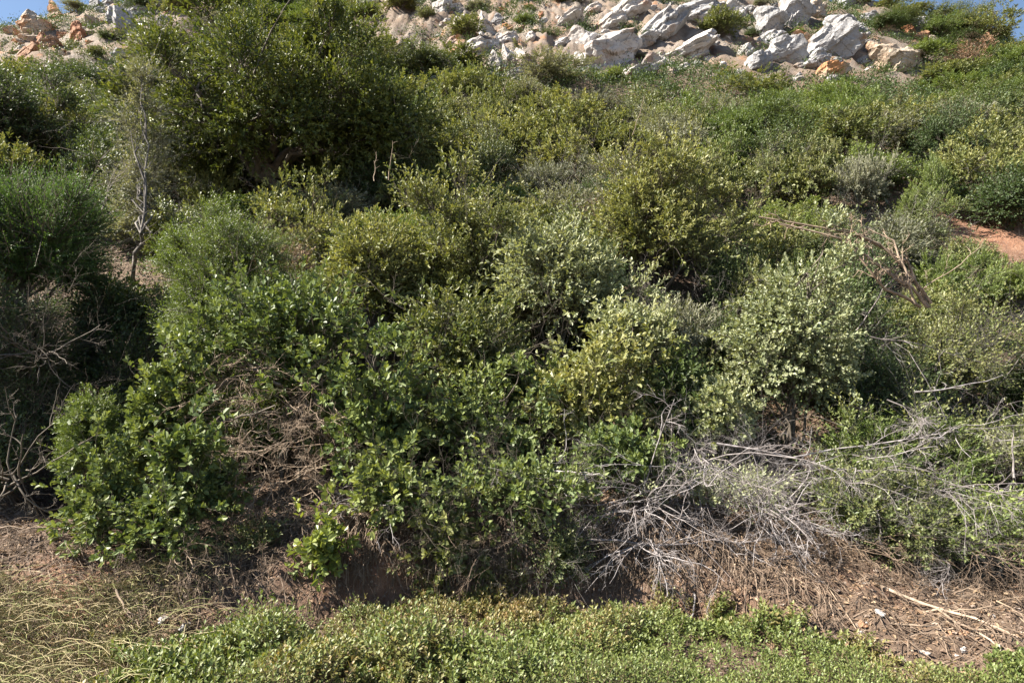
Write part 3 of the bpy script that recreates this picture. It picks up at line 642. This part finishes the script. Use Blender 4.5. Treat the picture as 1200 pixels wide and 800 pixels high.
KEY = [(519,8,20,24,'w'),(545,35,18,32,'w'),(568,32,16,30,'w'),(583,25,16,16,'g'),(592,48,26,20,'w'),(555,58,32,24,'w'),(582,75,15,22,'w'),(597,68,16,24,'w'),(622,45,13,16,'w'),(614,70,24,26,'w'),(602,88,22,14,'w'),(517,65,12,12,'w'),(530,50,16,14,'w'),(525,32,22,12,'g'),(618,3,16,12,'w'),(665,28,34,13,'w'),(693,14,20,14,'w'),
 (720,62,62,44,'w'),(688,48,34,28,'w'),(692,72,34,28,'w'),(735,14,42,28,'w'),(715,28,30,22,'w'),(778,36,56,26,'g'),(822,18,52,26,'g'),(832,34,40,18,'w'),(812,57,56,22,'w'),(770,74,28,20,'w'),(745,86,34,14,'w'),(866,16,26,26,'w'),(765,3,28,12,'w'),(755,52,26,16,'g'),
 (930,20,28,38,'g'),(950,14,30,24,'c'),(985,35,24,28,'g'),(975,58,50,28,'g'),(958,72,30,22,'g'),(976,86,26,18,'c'),(998,52,26,14,'g'),(920,65,36,26,'g'),(890,76,28,18,'g'),(873,62,16,18,'w'),(902,30,28,32,'g'),(1020,20,22,12,'g'),(1006,33,12,16,'g'),(1038,35,16,22,'c'),(1040,24,13,10,'c'),(990,4,22,16,'g'),(905,50,26,20,'g'),(940,48,24,18,'c'),
 (1032,62,22,24,'c'),(1033,80,16,12,'c'),(1064,38,16,16,'r'),(1076,32,22,14,'g'),(1080,44,20,14,'r'),(1092,48,12,8,'c'),(1125,52,24,7,'c'),(1145,54,18,6,'c'),(1158,46,14,12,'r'),(1180,44,24,13,'c'),(1169,32,12,7,'w'),(1018,70,10,10,'c'),(1198,55,10,8,'c'),
 (12,38,12,14,'c'),(4,47,12,12,'w'),(30,30,20,28,'c'),(44,24,14,14,'w'),(38,38,20,14,'c'),(50,36,18,26,'c'),(63,15,16,18,'c'),(33,62,22,22,'r'),(54,52,26,22,'r'),(20,52,18,9,'c'),(90,42,20,28,'r'),(100,40,14,16,'c'),(112,30,24,12,'c'),(60,83,20,12,'w'),(133,25,16,22,'g'),(145,32,20,32,'g'),(110,10,16,14,'g'),(128,5,20,12,'g'),(150,8,18,16,'g'),(160,15,24,16,'g'),(180,8,22,16,'g'),(113,88,18,14,'g'),(140,68,22,14,'g'),(200,6,24,18,'g'),(35,46,18,12,'c'),(70,58,14,10,'r'),(16,63,12,8,'r'),
 (430,4,26,16,'w'),(460,10,22,18,'c'),(480,3,20,12,'g'),(405,3,24,12,'c')]
CN = {'w': 'white_rock', 'g': 'grey_rock', 'c': 'cream_rock', 'r': 'rust_rock'}
for (a, b, w, h, c) in KEY: rock(a, b, w*(1.3 if 640 < a < 1010 else 1.1), h*(1.2 if 640 < a < 1010 else 1.1), CN[c], .45 if 640 < a < 1010 else .15)
rock(1055, 72, 52, 44, 'cream_rock', .35, label='largest cream boulder with orange streaks, alone at the right end of the outcrop')
# filler rocks
zone = [(505, 8, 640, 92, 95, 'wwwcr'), (645, 5, 870, 94, 65, 'wwwwg'), (870, 5, 1030, 94, 60, 'gwgc'), (0, 20, 115, 72, 40, 'ccrw'), (100, 0, 210, 40, 16, 'gg')]
for (a0, b0, a1, b1, n, cs) in zone:
    for k in range(n):
        a, b = rng.uniform(a0, a1), rng.uniform(b0, b1)
        if a0 == 645 and b > 92-(a-645)*-.02: continue
        s = rng.uniform(5, 13)
        rock(a, b, s*rng.uniform(1, 1.5), s*rng.uniform(.7, 1.1), CN[cs[int(rng.integers(0, len(cs)))]], .3, rname='rock')

# small stones on the right-hand bank and the left verge
for k in range(46):
    a, b = (rng.uniform(1000, 1200), rng.uniform(640, 790)) if k < 36 else (rng.uniform(120, 260), rng.uniform(700, 760))
    if k < 36 and b < 600+(a-1000)*.0+60: continue
    p = hit(a, b); s = float(rng.choice([.02, .028, .035, .05], p=[.4, .3, .2, .1]))
    o = link('stone', RM[['cream_rock', 'white_rock', 'rust_rock'][k % 3]][k % 4]); o.scale = (s*1.2, s, s*.8)
    o.location = (p[0], p[1], float(H(p[0], p[1]))+s*.25); o.rotation_euler = (rng.normal(0, .3), rng.normal(0, .3), rng.uniform(0, 6))
    tag(o, 'small '+['cream', 'white', 'rusty'][k % 3]+(' stone on the bare red soil at lower right' if k < 36 else ' stone at the edge of the dry grass at lower left'), 'stone', 'small stones on the soil')

# ------------------------------------------------------------------ scrub on the hillside
KIND = {}
def proto(key, style, mat, bark, n, desc, cat='shrub', **kw):
    KIND[key] = ([], desc, cat)
    for k in range(n):
        rg = np.random.default_rng(900+len(KIND)*10+k)
        f, w = plant(900+len(KIND)*10+k, rg.uniform(.85, 1.1), rg.uniform(.8, 1.0), rg.uniform(1.15, 1.5), style, None, None, zmin=-.3, **kw)
        G = Geo(); G.add(np.concatenate(f.V), np.concatenate(f.Q), np.concatenate(f.r), np.concatenate(f.t), 0)
        Vw = np.concatenate(w.V); G.add(Vw, np.concatenate(w.Q), np.concatenate(w.r), np.concatenate(w.t), 1)
        KIND[key][0].append(G.build(cat, [M[mat], M[bark]]))
proto('olive', 'olive', 'olive', 'bark', 3, 'olive-leaved shrub', cover=1.3, scale=1.15, dead=.2)
proto('fine', 'fine', 'fine', 'bark', 2, 'yellow-green fine-leaved shrub', cover=1.5, scale=1.7)
proto('lime', 'lime', 'lime', 'bark', 2, 'bright lime-green bush', cover=1.4, scale=1.0)
proto('thorn', 'thorn', 'thorn', 'greybark', 3, 'thorny grey-twigged shrub', cover=1.4, scale=1.55, dead=.2)
proto('dark', 'dark', 'dark', 'bark', 2, 'dark green dense shrub', cover=1.3, scale=.7)
proto('grey', 'grey', 'grey', 'greybark', 2, 'grey-green wispy shrub', cover=1.2, scale=1.6, dead=.25)
proto('bare', 'grey', 'grey', 'dead', 1, 'grey dead-looking twiggy bush', cover=.2, scale=1.4, dead=2.0, bark_r=1.6)
proto('russet', 'grey', 'dry', 'brown', 1, 'russet dry bush', cover=.6, scale=1.5, dead=1)
key_name = {'olive': 'olive_shrub', 'fine': 'fine_leaved_shrub', 'lime': 'lime_shrub', 'thorn': 'thorny_shrub', 'dark': 'dark_shrub', 'grey': 'grey_shrub', 'bare': 'bare_shrub', 'russet': 'russet_shrub'}
def scrub(key, x, y, s, zs=None):
    ms, desc, cat = KIND[key]
    o = link(cat.replace(' ', '_') if 0 else key_name[key], ms[int(rng.integers(0, len(ms)))])
    zs = (rng.uniform(.8, 1.15) if y < 14 else (rng.uniform(.95, 1.5) if y < 21 else rng.uniform(.5, .75)*s)) if zs is None else zs
    o.location = (x, y, float(H(x, y))-.12*s); o.scale = (s, s, zs); o.rotation_euler = (0, 0, rng.uniform(0, 6.28))
    a, b = proj(np.array([x, y, float(H(x, y))+.7*zs])); 
    size = 'large ' if s > 1.35 else ('small ' if s < .75 else '')
    pending.append((o, size+desc, 'shrub', 'scrub on the hillside', float(a[0]), float(b[0])))
    occupied.append((x, y, s*.9, s))
# given ones
for key, px, row, wpx in [('dark', 130, 48, 46), ('fine', 615, 30, 40), ('grey', 560, 14, 44), ('grey', 640, 42, 34), ('thorn', 500, 20, 34), ('dark', 880, 40, 26), ('olive', 1010, 5, 50), ('dark', 1040, 6, 44), ('thorn', 1085, 8, 50),
                          ('olive', 1120, 14, 44), ('olive', 1190, 22, 20), ('lime', 545, 100, 60), ('lime', 1110, 55, 26), ('bare', 920, 118, 30), ('grey', 960, 40, 18), ('fine', 935, 44, 24), ('dark', 1070, 60, 22), ('grey', 90, 15, 50), ('thorn', 60, 4, 30), ('dark', 30, 8, 18),
                          ('lime', 720, 95, 50), ('lime', 930, 150, 44), ('grey', 680, 5, 40), ('fine', 655, 3, 40), ('grey', 735, 34, 26), ('grey', 750, 68, 24), ('olive', 620, 14, 24), ('olive', 112, 76, 30), ('fine', 860, 2, 30), ('grey', 890, 4, 30), ('thorn', 78, 24, 24)]:
    p = hit(px, row+4); s = wpx/2/F*p[1]
    scrub(key, p[0], p[1], s)
# scatter
keys = ['olive', 'fine', 'lime', 'thorn', 'dark', 'grey', 'bare', 'russet']
for key, px, row, wpx in [('thorn', 265, 238, 90), ('fine', 330, 240, 80), ('russet', 225, 240, 60), ('fine', 390, 232, 80), ('olive', 470, 225, 80), ('grey', 300, 225, 60), ('olive', 500, 180, 80), ('grey', 620, 130, 110), ('olive', 580, 165, 90), ('grey', 690, 135, 90),
    ('olive', 830, 250, 100), ('thorn', 790, 270, 90), ('lime', 860, 215, 80), ('thorn', 900, 240, 100), ('olive', 960, 225, 80), ('grey', 1010, 255, 90), ('thorn', 1060, 310, 110), ('fine', 1070, 270, 80), ('lime', 1100, 250, 60), ('thorn', 980, 300, 90), ('olive', 850, 300, 90), ('thorn', 1140, 345, 110), ('fine', 1180, 370, 120)]:
    p = hit(px, row); scrub(key, p[0], p[1], wpx/2/F*p[1])
cnt = 0; tries = 0
bands = [(7.3, 11.0, .65, 1.05), (11, 15, .9, 1.35), (15, 20, 1.1, 1.7), (20, 27.5, 1.2, 1.9), (27.5, 38, 1.0, 1.7)]
for (y0, y1, s0, s1) in bands:
    n = int((y1-y0)*(y0+y1)*1.75/(.95*(s0+s1)/2)**2*5)
    for t in range(n):
        if cnt > 560: break
        y = rng.uniform(y0, y1); x = rng.uniform(-.90, .90)*y*(1 if y < 27 else .95)
        s = rng.uniform(s0, s1)
        z = float(H(x, y)); a, b = proj(np.array([x, y, z+.8])); a, b = float(a[0]), float(b[0])
        if rockmask(x, y) > .25 and b < 96 and rng.random() > .035: continue
        if b < 75 and 0 < a < 110 and rng.random() > .15: continue
        if b < 118 and 545 < a < 1010 and rng.random() > .06: continue
        if y < 13 and a < 185 and b > 235: continue
        if y < 8 and a < 420: continue
        if y < 9 and (a > 835 and a < 1000): continue
        if math.hypot((a-1188)/62, (b-285)/52) < 1: continue
        if math.hypot((a-1150)/30, (b-45)/14) < 1: continue
        if math.hypot((a-1055)/50, (b-98)/40) < 1 or (a < 150 and b < 112 and rng.random() < .93) or (8.9 < y < 13.5 and 1105 < a < 1290): continue
        if any((x-ox)**2+((y-oy)*.95)**2 < ((s+min(orx, 1.5))*(.40 if y < 15 else .45))**2 for ox, oy, orx, oh in occupied if abs(ox-x) < 5 and abs(oy-y) < 5): continue
        w = np.array([.32, .17, .12, .14, .15, .06, .02, .03])
        if a < 200: w = np.array([.12, .1, .02, .2, .38, .15, .02, .01])
        if a > 900: w = np.array([.26, .2, .18, .15, .11, .06, .01, .03])
        if 540 < a < 800 and b < 220: w = np.array([.38, .08, .08, .14, .1, .17, .04, .02])
        scrub(keys[int(rng.choice(8, p=w/w.sum()))], x, y, s); cnt += 1
print('scrub', cnt)

# ------------------------------------------------------------------ ground-level growth (uncountable)
def verge():
    rg = np.random.default_rng(5); n = 30000
    x = rg.uniform(-4.8, 5.2, n); y = rg.uniform(3.75, 6.5, n)
    f = foot(x)+.02+.10*np.clip(x-1.5, 0, 2)+.30*fbm(x*2.0, x*0, s=44)
    k = (y < f)&(x > -2.75+.35*fbm(y*2, y*0, s=45)-(y < 4.3)*0)
    # trench thinned into the cover to stand in for a cast shadow
    tr = np.maximum(np.exp(-((y-(5.3+.12*np.sin(x*2)))/.3)**2)*np.exp(-((x+.35)/.75)**2), .8*np.exp(-((y-5.0)/.22)**2)*np.exp(-((x-1.5)/.4)**2))
    k &= rg.random(n) > tr*.9
    k &= rg.random(n) < np.clip(1.05+.9*fbm(x*1.9, y*2.6, s=52), .12, 1)
    x, y, tr = x[k], y[k], tr[k]; n = len(x)
    z = H(x, y); mound = np.clip(.05+.20*fbm(x*1.5, y*1.9, s=46, o=3)+.10*vn(x*5, y*6, s=47)-.25*tr, .0, .3)
    d = nrm(np.stack([rg.normal(0, .35, n), rg.normal(-.1, .35, n), np.ones(n)], 1))
    pz = np.clip(.5+.9*vn(x*4.2, y*4.2, s=57), 0, 1); hgt = rg.uniform(.02, .07, n)+.13*pz*rg.uniform(.5, 1.1, n)*(1+.7*(rg.random(n) < .05))+mound*np.clip((f[k]-y)/.35, .15, 1)
    P0 = np.stack([x, y, z-.01], 1); P1 = P0+d*hgt[:, None]
    G = Geo(); G.tubes(np.stack([P0, P1], 1), np.array([[.0025, .0012]]), 3, 1, 0, rg)
    lp = 12; ti = np.repeat(np.arange(n), lp); kk = np.tile(np.arange(lp), n); m = n*lp
    tt = 1-kk/lp*.55; ph = kk*2.4+rg.random(n)[ti]*6
    dd = d[ti]; U = nrm(np.cross(dd, [1., .1, 0])); W = np.cross(dd, U); rad = np.cos(ph)[:, None]*U+np.sin(ph)[:, None]*W
    al = np.clip(.5+.8*kk/lp+rg.normal(0, .25, m), .1, 1.6)[:, None]
    ax = dd*np.cos(al)+rad*np.sin(al); Nn = dd*np.sin(al)-rad*np.cos(al)+[0, 0, .5]
    pt = np.clip(.02+.6*fbm(x*1.6, y*1.6, s=48)+rg.normal(0, .25, n), 0, 1)
    sz = rg.uniform(.7, 1.25, m)*(.75+.6*np.clip(.5+vn(x*.9, y*1.3, s=58), 0, 1))[ti]
    G.leaves(P0[ti]+(P1-P0)[ti]*tt[:, None]+rad*.006, ax, Nn, .028*sz, .016*sz, pt[ti], 0, False, rg)
    o = link('ground_cover', G.build('ground_cover', [M['cover'], M['brown']]))
    tag(o, 'low yellow-green leafy ground cover along the foot of the bank', 'ground cover', kind='stuff')
verge()
def scatter_leaves():
    rg = np.random.default_rng(6); n = 60000
    x = rg.uniform(-7, 7, n); y = rg.uniform(4.2, 10.5, n); k = (y > foot(x)-.25); x, y = x[k], y[k]; n = len(x)
    z = H(x, y); P = np.stack([x, y, z+.006+rg.random(n)*.012], 1)
    A = np.stack([rg.normal(0, 1, n), rg.normal(0, 1, n), rg.normal(0, .35, n)], 1)
    Nn = np.array([0, -.3, 1.])+rg.normal(0, .45, (n, 3)); sz = rg.uniform(.5, 1.2, n)
    G = Geo(); G.leaves(P, A, Nn, .042*sz, .02*sz, rg.random(n)**2, 0, True, rg)
    tag(link('leaf_litter', G.build('leaf_litter', [M['dry']])), 'brown dead leaves strewn over the soil of the bank', 'leaf litter', kind='stuff')
    n = 12500; x = rg.uniform(-6, 6, n); y = rg.uniform(4.3, 8.5, n); k = (y > foot(x)-.1)&((x < -1.2)|(y > foot(x)+.1)); x, y = x[k], y[k]; n = len(x)
    z = H(x, y); a = rg.uniform(0, 6.28, n); L = rg.uniform(.08, .4, n)
    D = np.stack([np.cos(a)*L, np.sin(a)*L, 0*a], 1); P = np.stack([x, y, z+.012], 1)
    T = np.linspace(-.5, .5, 4)[None, :, None]; Q_ = P[:, None]+D[:, None]*T+rg.normal(0, .012, (n, 4, 3))
    Q_[..., 2] = H(Q_[..., 0], Q_[..., 1])+rg.uniform(.005, .07, (n, 1))
    G = Geo(); G.tubes(Q_, np.array([[.003, .0028, .0022, .001]])*rg.uniform(.6, 1.5, (n, 1)), 3, 0, 0, rg)
    tag(link('fallen_twigs', G.build('fallen_twigs', [M['twig']])), 'thin dry twigs lying all over the bank', 'twigs', kind='stuff')
scatter_leaves()
def undergrowth():
    rg = np.random.default_rng(15); n = 52000
    y = np.sqrt(rg.uniform(6.9**2, 37**2, n)); x = rg.uniform(-.9, .9, n)*y
    a, b = proj(np.stack([x, y, H(x, y, False)], 1))
    k = (vn(x*.8, y*.8, s=90)+.5*vn(x*2.5, y*2.5, s=91) > -.7)&((rockmask(x, y) < .3)|(vn(x*1.1, y*1.1, s=93) > .25))&(((a-1188)/58)**2+((b-275)/42)**2 > 1)&~((a < 200)&(y < 11))&~((a < 420)&(y < 7.9))
    x, y = x[k], y[k]; n = len(x); s = rg.uniform(.6, 1.3, n)*np.clip(y/14, .8, 1.6)
    z = H(x, y); lp = 14; ti = np.repeat(np.arange(n), lp); m = n*lp
    P = np.stack([x, y, z], 1)[ti]+rg.normal(0, .09, (m, 3))*s[ti][:, None]+[0, 0, .12]; P[:, 2] = np.maximum(P[:, 2], z[ti]+.01)
    A = nrm(np.stack([rg.normal(0, .7, m), rg.normal(0, .7, m), rg.uniform(.2, 1.2, m)], 1)); Nn = rg.normal(0, .5, (m, 3))+[0, -.2, 1]
    G = Geo(); G.leaves(P, A, Nn, .06*s[ti], .026*s[ti], np.clip(rg.normal(.3, .3, n), 0, 1)[ti], 0, False, rg)
    tag(link('undergrowth', G.build('undergrowth', [M['dark']])), 'low leafy undergrowth covering the hillside between the shrubs', 'undergrowth', kind='stuff')  # dark leaf colour supplies the shaded depth between shrubs
undergrowth()
def gravel():
    rg = np.random.default_rng(31); n = 7000
    x = rg.uniform(-6, 6.5, n); y = rg.uniform(4.1, 8, n); k = (y > foot(x)-.15)&((x > 1.2)|(rg.random(n) < .45)); x, y = x[k], y[k]; n = len(x)
    O = np.array([[1, 0, 0], [0, 1, 0], [-1, 0, 0], [0, -1, 0], [.1, .1, 1], [0, 0, -1], [.7, .7, .55], [-.7, .6, .6], [-.6, -.7, .5], [.7, -.6, .6]])
    V = O[None]*(1+rg.normal(0, .22, (n, 10, 3))); s = (.006+.016*rg.random(n)**2.5)[:, None, None]; V = V*s*np.array([1.2, 1, .75])
    V = V+np.stack([x, y, H(x, y)+.003], 1)[:, None]
    Qo = np.array([[0, 6, 4, 9], [1, 7, 4, 6], [2, 8, 4, 7], [3, 9, 4, 8], [0, 5, 1, 6], [1, 5, 2, 7], [2, 5, 3, 8], [3, 5, 0, 9]])
    G = Geo(); G.add(V.reshape(-1, 3), (np.arange(n)[:, None, None]*10+Qo).reshape(-1, 4), np.repeat(rg.random(n), 10), np.zeros(n*10))
    tag(link('gravel', G.build('gravel', [M['clod']])), 'earth clods and small pale gravel strewn on the bank', 'gravel', kind='stuff')
gravel()
def hanging():
    rg = np.random.default_rng(8)
    n = 6500; x = rg.uniform(-4.6, 4.4, n); dens = .55+.6*fbm(x*1.6, x*0, s=60); dens[(x > -3.3)&(x < -1.2)] += .3; dens[x > 2.1] -= .45
    x = x[rg.random(n) < dens]; n = len(x)
    off = rg.uniform(.25, .75, n)+np.where(np.abs(x) > 1.5, .35, 0); y = foot(x)+off; z = H(x, y)+.03
    L = rg.uniform(.15, .5, n); K = 6; t = np.linspace(0, 1, K)[None]
    dx = rg.normal(0, .12, n)[:, None]; Xl = x[:, None]+dx*t+rg.normal(0, .012, (n, K)); Yl = y[:, None]-(.16+.25*rg.random((n, 1)))*np.sqrt(t)*L[:, None]*2-.03
    Zl = z[:, None]+.06*np.sin(t*3)-L[:, None]*t**1.5*1.1; Zl = np.maximum(Zl, H(Xl, Yl)+.015)
    G = Geo(); G.tubes(np.stack([Xl, Yl, Zl], -1), np.linspace(.0032, .0012, K)[None]*rg.uniform(.6, 1.7, (n, 1)), 3, 0, 0, rg)
    tag(link('hanging_roots', G.build('hanging_roots', [M['twig']])), 'dry brown roots and stems hanging down the face of the bank', 'roots', kind='stuff')
    # dry grass, lower left
    n = 11000; x = rg.uniform(-5.2, -1.6, n); y = rg.uniform(4.1, 6.3, n)
    k = (rg.random(n) < np.clip(1.1-(x+3.1)*1.3, 0, 1))&(y < 5.75+.4*fbm(x*2, x*0, s=70)); x, y = x[k], y[k]; n = len(x)
    z = H(x, y); a = rg.normal(0, 1, (n, 2)); L = rg.uniform(.12, .42, n); K = 5; t = np.linspace(0, 1, K)
    P = np.stack([x[:, None]+a[:, :1]*.5*L[:, None]*t**1.6, y[:, None]+(a[:, 1:]*.4-.25)*L[:, None]*t**1.6, z[:, None]+L[:, None]*(t-.55*t**2.2)], -1)
    G = Geo(); G.tubes(P, np.linspace(.0028, .0008, K)[None]*rg.uniform(.7, 1.4, (n, 1)), 3, 0, 0, rg)
    G.t[0][:] = np.repeat((rg.random(n) < .3)*1.0, K*3)
    tag(link('dry_grass', G.build('dry_grass', [M['straw']])), 'tangled straw-coloured dry grass at the lower left', 'dry grass', kind='stuff')
hanging()

# ------------------------------------------------------------------ labels for the look-alikes
byl = {}
for it in pending: byl.setdefault(it[1]+' '+where(it[4], it[5]), []).append(it)
ORD = ['leftmost', 'second from left', 'third from left', 'fourth from left', 'fifth from left', 'sixth from left', 'seventh from left', 'eighth from left']
NUM = ['', '', 'two', 'three', 'four', 'five', 'six', 'seven', 'eight', 'nine']
for l, its in byl.items():
    its.sort(key=lambda i: i[4])
    for k, (o, d, cat, grp, px, row) in enumerate(its):
        n = len(its)
        if n == 1: lab = l
        elif n < 9:
            w = 'rightmost' if k == n-1 else ORD[k]
            lab = f'{w}, {l}'
            for wd in ('mid-sized ', 'just ', 'well ', 'the ', 'dense ', 'small '):
                if len(lab.split()) > 16: lab = lab.replace(wd, '', 1)
        else: lab = l
        tag(o, lab, cat, grp)

# ------------------------------------------------------------------ light, sky, camera
S = bpy.context.scene
AZ, EL = R(-98), R(44)     # sun to the left of the view, a little behind
sd = Vector((math.sin(AZ)*math.cos(EL), math.cos(AZ)*math.cos(EL), math.sin(EL)))
su = bpy.data.lights.new('sun', 'SUN'); su.energy = 5.0; su.angle = R(.5); su.color = (1, .93, .81)
so = bpy.data.objects.new('sun', su); C.objects.link(so); so.rotation_euler = sd.to_track_quat('Z', 'Y').to_euler(); so.location = sd*60
w = bpy.data.worlds.new('World'); S.world = w; w.use_nodes = True
nt = w.node_tree; bg = nt.nodes['Background']; sk = nt.nodes.new('ShaderNodeTexSky'); sk.sky_type = 'NISHITA'; sk.sun_disc = False
sk.sun_elevation = EL; sk.sun_rotation = AZ % (2*math.pi); sk.air_density = 1.0; sk.dust_density = .4; sk.ozone_density = 1.5
nt.links.new(sk.outputs[0], bg.inputs[0]); bg.inputs[1].default_value = .05
cam = bpy.data.cameras.new('camera'); co = bpy.data.objects.new('camera', cam); C.objects.link(co)
cam.sensor_width = 36; cam.lens = 36*F/1200; cam.clip_end = 2000; cam.clip_start = .05
co.location = CAM; co.rotation_euler = (R(90)+PITCH, 0, 0); S.camera = co
S.view_settings.view_transform = 'Standard'; S.view_settings.look = 'None'; S.view_settings.gamma = 1
S.view_settings.exposure = 1.85
S.cycles.max_bounces = 5; S.cycles.diffuse_bounces = 1; S.cycles.transmission_bounces = 3; S.cycles.glossy_bounces = 2
S.cycles.use_adaptive_sampling = True
